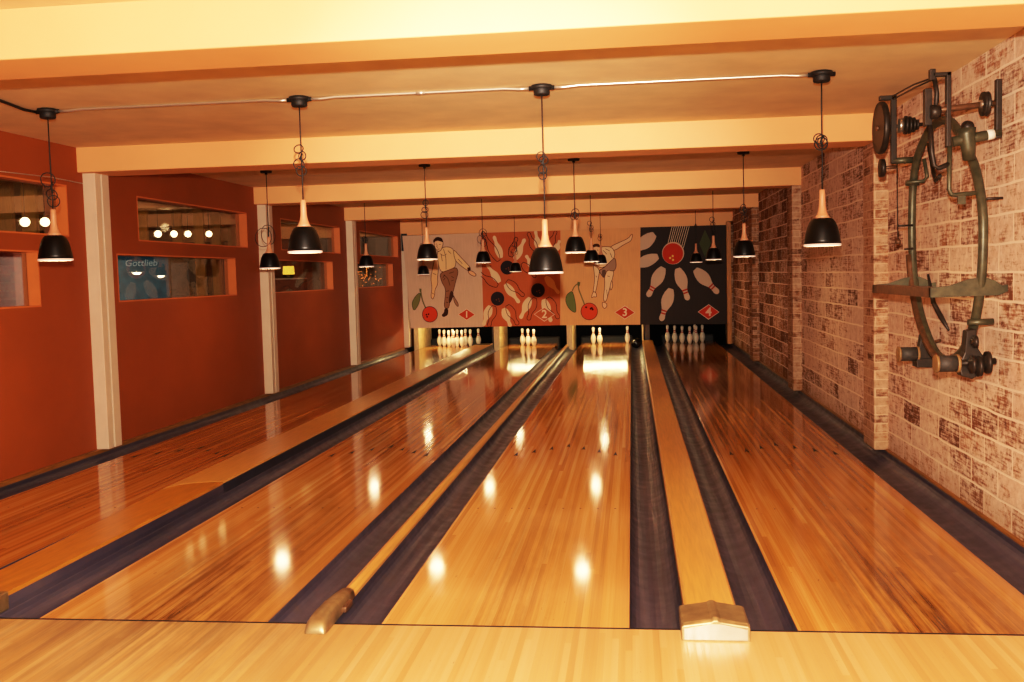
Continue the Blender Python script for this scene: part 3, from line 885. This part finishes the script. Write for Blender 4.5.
# ------------------------------------------------------------------ pendant lamps
SH = [(0.052, 0.172), (0.066, 0.165), (0.080, 0.145), (0.092, 0.115), (0.102, 0.075), (0.109, 0.035), (0.1125, 0.010)]
SHI = [(r - 0.004, h - 0.004 if h > 0.15 else h) for r, h in SH]
LAMP_E = 11.0
def pendant(x, y, rim, kind, label, coil, colr=(1.0, 0.72, 0.40)):
    top = ZC
    t = thing('pendant_lamp', label, 'lamp', (x, y, 0), 'black pendant lamps in rows over the lanes')
    if kind == 'box':
        m = MB().lathe([(0.046, top - 0.066), (0.052, top - 0.06), (0.052, top)], seg=24)
        m.lathe([(0.03, top - 0.028), (0.066, top - 0.028), (0.066, top - 0.004), (0.03, top - 0.004)], seg=24)
        m.tube([(-0.082, 0, top - 0.02), (0.082, 0, top - 0.02)], 0.014, 10)
    else:
        m = MB().lathe([(0.058, top - 0.022), (0.062, top - 0.016), (0.062, top)], seg=24)
        m.lathe([(0.014, top - 0.04), (0.014, top - 0.02)], seg=12)
    m.build('canopy', M['cord'], t)
    zt = rim + 0.35
    # slack of the cord wound up into loops
    m = MB()
    zc, rr, n, kindc = coil
    m.tube([(0, 0, zt - 0.004), (0.002, 0, (zt + zc) / 2), (0.0, 0, zc), (-0.001, 0, (zc + top) / 2), (0, 0, top - 0.02)], 0.0042, 8)
    m.build('cord', M['cord'], t)
    rd = random.Random(int(x * 100 + y * 10) + 977)
    m = MB()
    for q in range(n):
        r0 = rr * rd.uniform(0.6, 0.85)
        ox = rd.uniform(-0.6, 0.3) * r0
        oz = rd.uniform(-0.45, 0.45) * rr + (0 if kindc == 'o' else (q - n / 2) * rr * 1.1)
        tilt = rd.uniform(-0.9, 0.9); yaw = rd.uniform(-0.5, 0.5)
        pts = []
        for k in range(20):
            a = 2 * math.pi * k / 20
            v = Vector((math.cos(a) * r0, 0, math.sin(a) * r0 * rd.uniform(0.97, 1.03)))
            v.rotate(Matrix.Rotation(tilt * 0.5, 3, 'X')); v.rotate(Matrix.Rotation(yaw, 3, 'Z'))
            pts.append((v.x + ox, v.y, v.z + zc + oz))
        m.tube(pts, 0.0036, 6, closed=True)
    # wound tie
    m.tube([(0.004, 0, zc - rr * 0.7), (-0.006, 0.004, zc), (0.004, 0, zc + rr * 0.7)], 0.007, 7)
    m.build('cord_loops', M['cord'], t)
    MB().lathe([(0.014, rim + 0.35), (0.0185, rim + 0.346), (0.0195, rim + 0.30), (0.021, rim + 0.25), (0.027, rim + 0.215), (0.037, rim + 0.19), (0.050, rim + 0.172)], seg=24).build('wooden_neck', M['neck'], t)
    m = MB().lathe([(r, rim + h) for r, h in SH] + [(r, rim + h) for r, h in reversed(SHI)], seg=36, cap=False)
    m.build('lamp_shade', M['shade'], t)
    MB().lathe([(r - 0.0008, rim + h) for r, h in SHI[1:]], seg=36, cap=False).build('shade_lining', M['lining'], t)
    MB().lathe([(0.107, rim + 0.012), (0.1132, rim + 0.012), (0.1136, rim + 0.0), (0.1065, rim - 0.001), (0.107, rim + 0.012)], seg=36, cap=False).build('rim_ring', M['rim'], t)
    m = MB().sphere((0, 0, rim + 0.072), 0.034, 16)
    m.lathe([(0.016, rim + 0.10), (0.016, rim + 0.165)], seg=12)
    m.build('bulb', M['bulb'], t)
    ld = bpy.data.lights.new('pendant_light', 'POINT')
    ld.energy = LAMP_E; ld.color = colr; ld.shadow_soft_size = 0.075
    lo = bpy.data.objects.new('pendant_light', ld); COL.objects.link(lo); lo.parent = t
    lo.location = (0, 0, rim + 0.04)
ROW = ['nearest the camera', 'second row back', 'third row back', 'farthest row']
COLN = ['over the first lane', 'over the second lane', 'over the third lane', 'beside the brick wall']
spec = {
    (0, 0): (-3.345, 2.32, 1.672, (2.17, 0.055, 3, 'v')), (0, 1): (-1.58, 2.32, 1.676, (2.30, 0.042, 4, 'v')), (0, 2): (0.02, 2.32, 1.496, (2.21, 0.035, 4, 'v')), (0, 3): (1.755, 2.32, 1.625, (2.27, 0.05, 4, 'o')),
    (1, 0): (-3.375, 6.5, 1.632, (2.0, 0.13, 2, 'o')), (1, 1): (-1.613, 6.5, 1.681, (2.25, 0.05, 3, 'v')), (1, 2): (-0.015, 6.5, 1.711, (2.11, 0.06, 3, 'o')), (1, 3): (1.735, 6.5, 1.62, (2.11, 0.05, 3, 'v')),
    (2, 0): (-3.388, 10.6, 1.675, (2.08, 0.06, 3, 'o')), (2, 1): (-1.61, 10.6, 1.686, (2.1, 0.09, 3, 'v')), (2, 2): (-0.009, 10.6, 1.658, (2.2, 0.045, 3, 'v')), (2, 3): (1.75, 10.6, 1.64, (2.18, 0.05, 3, 'v')),
    (3, 0): (-3.378, 14.7, 1.545, (2.1, 0.04, 2, 'v')), (3, 1): (-1.606, 14.7, 1.556, (2.06, 0.08, 3, 'v')), (3, 2): (0.007, 14.7, 1.662, (2.18, 0.05, 2, 'v')), (3, 3): (1.76, 14.7, 1.642, (2.34, 0.03, 2, 'v')),
}
for (r, c), (x, y, rim, coil) in spec.items():
    lab = 'black pendant lamp with wooden neck, %s, %s' % (ROW[r], COLN[c])
    if (r, c) == (0, 2): lab = 'black pendant lamp with wooden neck hanging lowest, over the third lane'
    pendant(x, y, rim, 'box' if r == 0 else 'disc', lab, coil)

# conduit linking the nearest ceiling boxes
t = thing('ceiling_conduit', 'pale metal conduit running along the ceiling between the nearest lamps', 'conduit', (0, 0, 0))
zc = ZC - 0.02
xs = [-3.345, -1.58, 0.02, 1.755]
for a, b in zip(xs, xs[1:]):
    x0, x1 = a + 0.08, b - 0.08
    MB().tube([(x0, 2.32, zc), (x0 + 0.06, 2.325, zc), (x0 + 0.16, 2.335, zc + 0.009), ((x0 + x1) / 2, 2.335, zc + 0.009), (x1 - 0.16, 2.335, zc + 0.009), (x1 - 0.06, 2.325, zc), (x1, 2.32, zc)], 0.0095, 10).build('pipe', M['conduit'], t)
MB().tube([(-3.425, 2.31, zc), (-3.44, 2.2, zc), (-3.43, 2.05, zc + 0.006), (-3.36, 1.6, zc + 0.006), (-3.2, 0.9, zc + 0.006), (-3.1, 0.41, zc + 0.006)], 0.0095, 10).build('pipe', M['cord'], t)
MB().tube([(-0.80, 2.335, zc + 0.009), (-0.74, 2.335, zc + 0.009)], 0.0125, 10).build('pipe_coupling', M['conduit'], t)
# thin wire along the red wall
o = MB().tube([(XL + 0.008, 3.05, 2.385), (XL + 0.008, 3.75, 2.405), (XL + 0.008, 4.24, 2.395)], 0.004, 6).build('wall_wire', M['conduit'])
tag(o, 'thin pale wire along the terracotta wall above the first upper window', 'wire')

# ------------------------------------------------------------------ the old machine on the brick wall
t = thing('iron_mechanism', 'old oval iron bowling mechanism with wheels and spools mounted on the brick wall', 'machine', (2.5, 2.2, 0.86))
def part(m, name, mat, parent=t, bevel=0.0):
    # children are built in world coordinates, moved into the frame of the thing
    for v in m.bm.verts: v.co -= Vector((2.5, 2.2, 0.86))
    return m.build(name, mat, parent, bevel=bevel)
HO = [(2.247, 2.357), (2.406, 2.371), (2.584, 2.347), (2.773, 2.263), (2.901, 2.156), (2.961, 2.018), (2.985, 1.865), (2.984, 1.635), (2.935, 1.417), (2.815, 1.207), (2.632, 1.042), (2.437, 0.936), (2.215, 0.908),
      (1.989, 0.957), (1.815, 1.063), (1.70, 1.202), (1.622, 1.395), (1.594, 1.596), (1.604, 1.78), (1.703, 1.991), (1.845, 2.124), (2.076, 2.30)]
def cr(pts, n=3):
    out = []
    N = len(pts)
    for i in range(N):
        p0, p1, p2, p3 = [Vector(pts[(i + k) % N]) for k in (-1, 0, 1, 2)]
        for j in range(n):
            u = j / n
            out.append(0.5 * ((2 * p1) + (p2 - p0) * u + (2 * p0 - 5 * p1 + 4 * p2 - p3) * u * u + (3 * p1 - p0 - 3 * p2 + p3) * u ** 3))
    return out
hp = cr(HO)
part(MB().tube([(2.47, q.x, q.y) for q in hp], 0.026, 12, closed=True), 'oval_frame', M['iron'])
part(MB().tube([(2.45, q.x, q.y) for q in hp[22:38]], 0.024, 10), 'wear_strip', M['rust'])
for y, w in ((1.62, 0.03), (2.92, 0.03)):
    part(MB().prism([(2.20, 1.31), (2.20, 1.365), (2.30, 1.372), (2.40, 1.405), (2.48, 1.418), (2.54, 1.395), (2.575, 1.368), (2.605, 1.372), (2.605, 1.335), (2.56, 1.315)], 'Y', y - 0.012, y + 0.012), 'shelf_bracket', M['iron'])
m = MB().box(2.20, 2.235, 1.61, 2.95, 1.31, 1.365)
m.box(2.235, 2.27, 1.63, 2.91, 1.355, 1.365)
part(m, 'shelf_bar', M['rust'])
# near (right hand) upper gear
Y = 1.62
m = MB()
m.box(2.21, 2.306, Y - 0.02, Y + 0.02, 2.509, 2.53).box(2.281, 2.306, Y - 0.02, Y + 0.02, 2.13, 2.53)
m.box(2.195, 2.225, Y - 0.02, Y + 0.02, 2.49, 2.55)
part(m, 'c_bracket', M['iron_dark'], bevel=0.004)
part(MB().box(2.175, 2.212, Y - 0.0, Y + 0.05, 2.25, 2.45), 'flat_bar', M['iron_dark'], bevel=0.003)
part(MB().tube([(2.222, Y, 2.50), (2.236, Y, 2.42), (2.228, Y, 2.31)], 0.013, 8), 'crank_arm', M['iron_dark'])
a = part(MB().tube([(2.21, Y, 2.325), (2.30, Y, 2.335), (2.56, Y, 2.355)], 0.017, 10), 'axle', M['rust'])
part(MB().lathe([(0.028, -0.025), (0.04, -0.02), (0.04, 0.015), (0.03, 0.03)], (2.222, Y, 2.32), 'X', 18), 'hub', M['iron_dark'])
part(MB().lathe([(0.03, -0.016), (0.066, -0.014), (0.066, -0.006), (0.058, 0.0), (0.066, 0.006), (0.066, 0.014), (0.03, 0.016)], (2.485, Y, 2.352), 'X', 24), 'pulley_wheel', M['iron_dark'])
part(MB().lathe([(0.022, -0.03), (0.022, 0.03)], (2.485, Y, 2.352), 'X', 14), 'hub', M['steel'])
part(MB().box(2.538, 2.568, Y - 0.02, Y + 0.02, 2.165, 2.48), 'end_bar', M['iron_dark'], bevel=0.004)
part(MB().tube([(2.315, Y, 2.155), (2.565, Y, 2.195)], 0.027, 12), 'cross_tube', M['iron'])
part(MB().tube([(2.495, Y, 2.184), (2.53, Y, 2.190)], 0.0285, 12), 'white_sleeve', M['tape'])
part(MB().tube([(2.41, Y + 0.02, 2.06), (2.40, Y, 2.12), (2.39, Y, 2.19), (2.388, Y, 2.225)], [0.033, 0.038, 0.047, 0.052], 12), 'fork_socket', M['iron'])
part(MB().sphere((2.395, Y, 2.232), 0.036, 14), 'knob', M['iron_dark'])
part(MB().tube([(2.302, Y, 2.14), (2.300, Y, 1.90), (2.312, Y, 1.873), (2.33, Y, 1.868), (2.44, Y, 1.875)], 0.013, 8), 'bent_rod', M['iron'])
part(MB().box(2.345, 2.385, Y - 0.008, Y + 0.008, 1.815, 1.872), 'lug', M['iron'])
part(MB().tube([(2.20, Y, 2.25), (2.21, Y, 2.10), (2.222, Y, 2.03), (2.245, Y, 2.015), (2.30, Y, 2.037)], 0.014, 8), 'bent_rod', M['iron_dark'])
part(MB().tube([(2.478, Y, 1.841), (2.58, Y, 1.843)], 0.008, 6), 'peg', M['iron_dark'])
part(MB().tube([(2.42, 1.68, 1.165), (2.555, 1.68, 1.168)], 0.018, 8), 'peg', M['iron'])
# far (left hand) upper gear
Y = 2.9
part(MB().lathe([(0.02, -0.02), (0.14, -0.014), (0.166, -0.02), (0.173, -0.01), (0.173, 0.01), (0.166, 0.02), (0.14, 0.012), (0.02, 0.02)], (2.247, Y, 2.414), 'X', 40), 'large_wheel', M['iron_dark'])
part(MB().lathe([(0.016, -0.035), (0.016, 0.0)], (2.247, Y, 2.414), 'X', 12), 'hub', M['rust'])
m = MB().box(2.31, 2.345, Y - 0.02, Y + 0.02, 2.175, 2.62)
m.box(2.235, 2.345, Y - 0.02, Y + 0.02, 2.595, 2.625)
part(m, 'hanger_bar', M['iron_dark'], bevel=0.004)
part(MB().tube([(2.247, Y, 2.418), (2.56, Y, 2.428)], 0.013, 8), 'axle', M['iron_dark'])
part(MB().lathe([(0.03, -0.02), (0.048, -0.012), (0.048, 0.012), (0.03, 0.02)], (2.372, Y, 2.425), 'X', 18), 'collar', M['steel'])
for x, rr in ((2.405, 0.062), (2.43, 0.058), (2.456, 0.05), (2.48, 0.034)):
    part(MB().lathe([(rr * 0.6, -0.010), (rr, -0.006), (rr, 0.006), (rr * 0.6, 0.010)], (x, Y, 2.426), 'X', 20), 'step_pulley', M['iron_dark'])
part(MB().lathe([(0.02, -0.014), (0.06, -0.014), (0.06, 0.014), (0.02, 0.014)], (2.253, Y, 2.148), 'X', 24), 'small_wheel', M['iron_dark'])
part(MB().tube([(2.253, Y, 2.148), (2.345, Y, 2.151)], 0.012, 8), 'axle', M['rust'])
part(MB().tube([(2.32, Y, 2.192), (2.47, Y, 2.194)], 0.022, 10), 'cross_tube', M['iron'])
part(MB().tube([(2.351, Y, 2.18), (2.352, Y, 1.9), (2.357, Y, 1.66)], 0.004, 6), 'cable', M['cord'])
part(MB().sphere((2.357, Y, 1.65), 0.021, 12), 'cable_weight', M['rust'])
for z in (1.757, 1.60):
    part(MB().tube([(2.357 if z > 1.7 else 2.40, Y, z), (2.46, Y + 0.03, z + 0.003)], 0.008, 6), 'peg', M['iron_dark'])
part(MB().lathe([(0.040, -0.018), (0.046, -0.018), (0.046, 0.018), (0.040, 0.018)], (2.465, 2.955, 2.045), 'Z', 18), 'band_clamp', M['iron'])
part(MB().tube([(2.41, Y, 2.045), (2.52, Y, 2.05), (2.545, Y, 2.08), (2.524, Y, 2.20)], 0.013, 8), 'bent_rod', M['iron'])
for z, b in ((2.622, 2.505), (2.600, 2.495)):
    part(MB().tube([(2.325, Y, z), (2.27, 2.2, z - 0.05), (2.21, 1.64, b)], 0.005, 6), 'link_rod', M['iron_dark'])
part(MB().tube([(2.52, 2.78, 2.28), (2.50, 2.6, 2.07), (2.49, 2.52, 2.02), (2.48, 2.40, 2.04)], 0.013, 8), 'bent_rod', M['iron_dark'])
part(MB().tube([(2.50, 2.72, 1.43), (2.53, 2.70, 1.24), (2.56, 2.64, 1.15), (2.58, 2.55, 1.07)], [0.008, 0.016, 0.018, 0.008], 8), 'lever', M['iron_dark'])
# spools and castings at the bottom
def spool(x0, x1, y, z, r):
    s = part(MB().lathe([(r, x0 + 0.012), (r * 1.02, (x0 + x1) / 2), (r, x1 - 0.012)], (0, y, z), 'X', 22), 'thread_spool', M['spool'])
    for x in (x0, x1 - 0.014):
        f = MB().lathe([(r * 1.12, x), (r * 1.12, x + 0.014)], (0, y, z), 'X', 22)
        for v in f.bm.verts: v.co -= Vector((2.5, 2.2, 0.86))
        f.build('flange', M['spool_flange'], s)
spool(2.234, 2.36, 1.64, 0.941, 0.045)
spool(2.355, 2.49, 2.9, 0.890, 0.047)
m = MB().prism([(2.41, 1.12), (2.40, 1.0), (2.37, 0.93), (2.38, 0.87), (2.44, 0.85), (2.49, 0.88), (2.51, 0.96), (2.47, 1.02), (2.46, 1.13)], 'Y', 1.66, 1.74)
part(m, 'bearing_casting', M['iron_dark'], bevel=0.006)
for x, z, rr in ((2.425, 0.935, 0.05), (2.46, 0.925, 0.058), (2.505, 0.945, 0.062), (2.44, 1.06, 0.035)):
    part(MB().lathe([(rr * 0.3, -0.022), (rr * 0.55, -0.02), (rr * 0.6, -0.008), (rr, -0.006), (rr, 0.012), (rr * 0.4, 0.014)], (x, 1.63, z), 'X', 20), 'gear', M['iron_dark'])
part(MB().tube([(2.36, 1.64, 0.941), (2.56, 1.66, 0.95)], 0.018, 8), 'spindle', M['iron_dark'])
m = MB()
m.prism([(2.49, 0.82), (2.49, 0.93), (2.505, 1.02), (2.56, 1.02), (2.585, 0.93), (2.585, 0.82)], 'Y', 2.88, 2.95)
m.box(2.47, 2.59, 2.86, 2.98, 0.80, 0.86)
part(m, 'bearing_casting', M['iron_dark'], bevel=0.004)
part(MB().tube([(2.57, 2.88, 0.965), (2.60, 2.80, 0.985)], 0.012, 8), 'peg', M['rust'])

# ------------------------------------------------------------------ the room seen through the left windows
AX = -9.0
MB().box(AX - 0.2, XL - 0.14, -6.5, 18.4, -0.12, 0.0).build('floor_adjoining', simple('dark_floor', '#3a2416', 0.5, var=0.2))['kind'] = 'structure'
MB().box(AX - 0.2, AX, -6.5, 18.4, 0.0, ZC).build('wall_far_left', simple('dark_wall', '#2b1a10', 0.7, var=0.3))['kind'] = 'structure'
def barn():
    tt = NT('barn_wood')
    s = tt.sep(tt.world_pos())
    bi = tt.math('FLOOR', tt.math('DIVIDE', s[0], 0.16))
    wn = tt.n('ShaderNodeTexWhiteNoise', noise_dimensions='1D'); tt.l(bi, wn.inputs['W'])
    g = tt.noise(tt.comb(tt.math('MULTIPLY', s[0], 40.0), tt.math('MULTIPLY', s[2], 2.0), bi), 1.0, 5)
    k = tt.math('ADD', tt.math('MULTIPLY', wn.outputs['Value'], 0.5), tt.math('MULTIPLY', g, 0.6))
    tt.l(tt.ramp(k, [(0.25, rgb('#4b3a2a')), (0.55, rgb('#7a644e')), (0.85, rgb('#a58d72'))]), tt.b.inputs['Base Color'])
    return tt.m
o = MB().box(AX, XL - 0.14, 17.9, 18.3, 0.0, ZC).build('wall_far_end', barn()); o['kind'] = 'structure'
SL = simple('slat_wood', '#b9853f', 0.6, var=0.2, stretch=(6, 6, 1))
for k, (x, y) in enumerate(((-7.2, 9.4), (-7.0, 10.6), (-7.0, 11.8), (-6.8, 12.9), (-7.2, 14.6), (-6.0, 6.1), (-6.2, 7.1), (-7.3, 8.6), (-6.4, 11.3), (-6.5, 12.2), (-6.5, 5.6), (-6.6, 6.6))):
    tag(MB().box(x, x + 0.16, y, y + 0.06, 0.0, ZC).build('timber_post', SL), 'timber post dimly seen through the upper windows', 'post', 'timber posts beyond the windows')

def pinball(x, y, rz, glass, txt, label):
    t = thing('pinball_machine', label, 'pinball machine', (x, y, 0), 'pinball machines beyond the windows')
    t.rotation_euler.z = rz
    dk = simple('cabinet_dark', '#14181c', 0.4)
    MB().prism([(-1.25, 0.65), (-1.25, 0.85), (0.0, 1.02), (0.0, 0.55)], 'X', -0.28, 0.28).build('cabinet', dk, t)
    MB().box(-0.34, 0.34, 0.0, 0.22, 1.02, 1.95).build('backbox', dk, t, bevel=0.01)
    MB().box(-0.31, 0.31, -0.012, 0.0, 1.2, 1.9).build('backglass', glass, t)
    for sx in (-0.26, 0.26):
        for sy in (-1.2, -0.06):
            MB().tube([(sx, sy, 0.0), (sx, sy, 0.7)], 0.018, 8).build('leg', M['steel'], t)
    if txt:
        cu = bpy.data.curves.new('lettering', 'FONT')
        cu.body = txt; cu.align_x = 'CENTER'; cu.size = 0.11; cu.shear = 0.15
        o = bpy.data.objects.new('lettering', cu); COL.objects.link(o)
        dg = bpy.context.evaluated_depsgraph_get()
        me = bpy.data.meshes.new_from_object(o.evaluated_get(dg))
        bpy.data.objects.remove(o)
        l = bpy.data.objects.new('lettering', me); COL.objects.link(l)
        me.materials.clear()
        me.materials.append(simple('lettering_paint', '#b9c4c4', 0.5, emit='#9fb0b0', estr=0.35))
        l.parent = t; l.location = (0.0, -0.014, 1.72); l.rotation_euler.x = R(90)
teal = simple('backglass_teal', '#0c4a5e', 0.25, var=0.9, vscale=7, emit='#0e5a70', estr=0.22)
redg = simple('backglass_red', '#7a1c16', 0.25, var=0.8, vscale=8, emit='#6c1812', estr=0.3)
dimg = simple('backglass_dim', '#3d3a36', 0.25, var=0.8, vscale=8)
pinball(-5.3, 7.35, R(32), teal, 'Gottlieb', 'pinball machine with teal backglass seen through the second lower window')
pinball(-6.05, 9.5, R(30), dimg, None, 'dark grey pinball machine right of the teal one beyond the window')
pinball(-5.35, 4.9, R(30), redg, None, 'dark red pinball machine seen through the nearest lower window')
GB = simple('globe_glow', '#fff2dd', 0.3, emit='#ffd9a0', estr=9.0)
def globe(x, y, z, label, r=0.045):
    t = thing('globe_bulb', label, 'light bulb', (x, y, z), 'bare bulbs beyond the upper windows')
    MB().sphere((0, 0, 0), r, 14).build('bulb', GB, t)
    MB().tube([(0, 0, r * 0.8), (0, 0, ZC - z)], 0.004, 6).build('cord', M['cord'], t)
GL = [(-5.6, 8.438, 2.154), (-5.6, 8.905, 2.172), (-5.6, 9.34, 2.188), (-5.6, 10.048, 2.215), (-5.2, 4.9, 2.123), (-5.2, 5.232, 2.139)]
NM = ['leftmost of four bare bulbs in the second upper window', 'second of four bare bulbs in the second upper window', 'third of four bare bulbs in the second upper window', 'rightmost of four bare bulbs in the second upper window',
      'left bare bulb in the nearest upper window', 'right bare bulb in the nearest upper window']
for (x, y, z), l in zip(GL, NM):
    globe(x, y, z, l)
# small lit table lamp on a shelf, third lower window
t = thing('table_lamp', 'small glowing yellow lamp behind the third lower window', 'lamp', (-5.2, 12.3, 1.545))
MB().lathe([(0.10, 0.06), (0.09, 0.20)], seg=20).build('lamp_shade', simple('lit_shade', '#f0c860', 0.6, emit='#ffc64a', estr=1.6), t)
MB().lathe([(0.05, 0.0), (0.05, 0.012), (0.012, 0.02), (0.012, 0.08)], seg=16).build('base', M['iron_dark'], t)
o = MB().box(-5.5, -4.95, 12.15, 12.5, 1.52, 1.543).build('wall_shelf', M['post']); tag(o, 'pale shelf under the small glowing lamp', 'shelf')
MB().box(-5.5, -4.95, 12.3, 12.5, 0.0, 1.52).build('shelf_stand', M['kick_dark'], None)
tag(bpy.data.objects['shelf_stand'], 'dark cabinet below the pale shelf', 'cabinet')
# cluster of tiny copper lights, fourth lower window
rd = random.Random(5)
m = MB()
for k in range(60):
    m.sphere((rd.gauss(0, 0.13), rd.gauss(0, 0.1), rd.gauss(0, 0.16)), 0.008, 6)
m.tube([(0, 0, 0), (0, 0, ZC - 1.55)], 0.003, 6)
o = m.build('fairy_lights', simple('copper_glow', '#d8702a', 0.3, emit='#ff8a3a', estr=3.0), loc=(-5.0, 16.6, 1.55))
tag(o, 'cluster of tiny orange lights behind the farthest lower window', 'fairy lights', kind='stuff')

# ------------------------------------------------------------------ light
def point(name, loc, e, col, size):
    ld = bpy.data.lights.new(name, 'POINT'); ld.energy = e; ld.color = col; ld.shadow_soft_size = size
    o = bpy.data.objects.new(name, ld); COL.objects.link(o); o.location = loc
    return o
def flash(e, size_deg, blend, col):
    ld = bpy.data.lights.new('camera_flash', 'SPOT'); ld.energy = e; ld.color = col; ld.shadow_soft_size = 0.03
    ld.spot_size = R(size_deg); ld.spot_blend = blend
    o = bpy.data.objects.new('camera_flash', ld); COL.objects.link(o)
    o.location = (CAM.x - 0.01, CAM.y + 0.02, CAM.z + 0.225)
    o.rotation_euler = Vector((math.sin(YAW), math.cos(YAW), 0.0)).to_track_quat('-Z', 'Z').to_euler()
FC = (1.0, 0.785, 0.62)
flash(2200, 120, 0.9, FC)     # wide part of the beam
flash(3700, 34, 1.0, FC)      # zoomed core that carries down the lanes
# warm fill lights added behind the camera, standing for no known lamps
for x in (-2.4, 1.4):
    point('rear_fill', (x, -5.6, 2.2), 60, (1.0, 0.60, 0.28), 0.15)
w = bpy.data.worlds.new('world'); scene.world = w; w.use_nodes = True
bg = w.node_tree.nodes['Background']
bg.inputs[0].default_value = (1.0, 0.62, 0.32, 1); bg.inputs[1].default_value = 0.35

for x in (-6.0,):
    for y in (3.5, 9.5, 15.0):
        point('adjoining_lamp', (x, y, 2.3), 8, (1.0, 0.62, 0.3), 0.06)

scene.view_settings.view_transform = 'Standard'
scene.view_settings.look = 'None'
scene.view_settings.exposure = 0.0
scene.view_settings.gamma = 1.0
# photographic response: gentle toe, soft shoulder
scene.view_settings.use_curve_mapping = True
cm = scene.view_settings.curve_mapping
WL = 3.0
cm.white_level = (WL, WL, WL)
cv = cm.curves[3]
RESP = [(0.0, 0.0), (0.03, 0.020), (0.10, 0.085), (0.25, 0.27), (0.5, 0.52), (1.0, 0.80), (1.8, 0.95), (3.0, 1.0)]
while len(cv.points) < len(RESP): cv.points.new(0.5, 0.5)
for pt, (x, y) in zip(cv.points, RESP): pt.location = (x / WL, y)
cm.update()
scene.cycles.use_denoising = True
scene.cycles.max_bounces = 8
scene.cycles.sample_clamp_indirect = 6.0
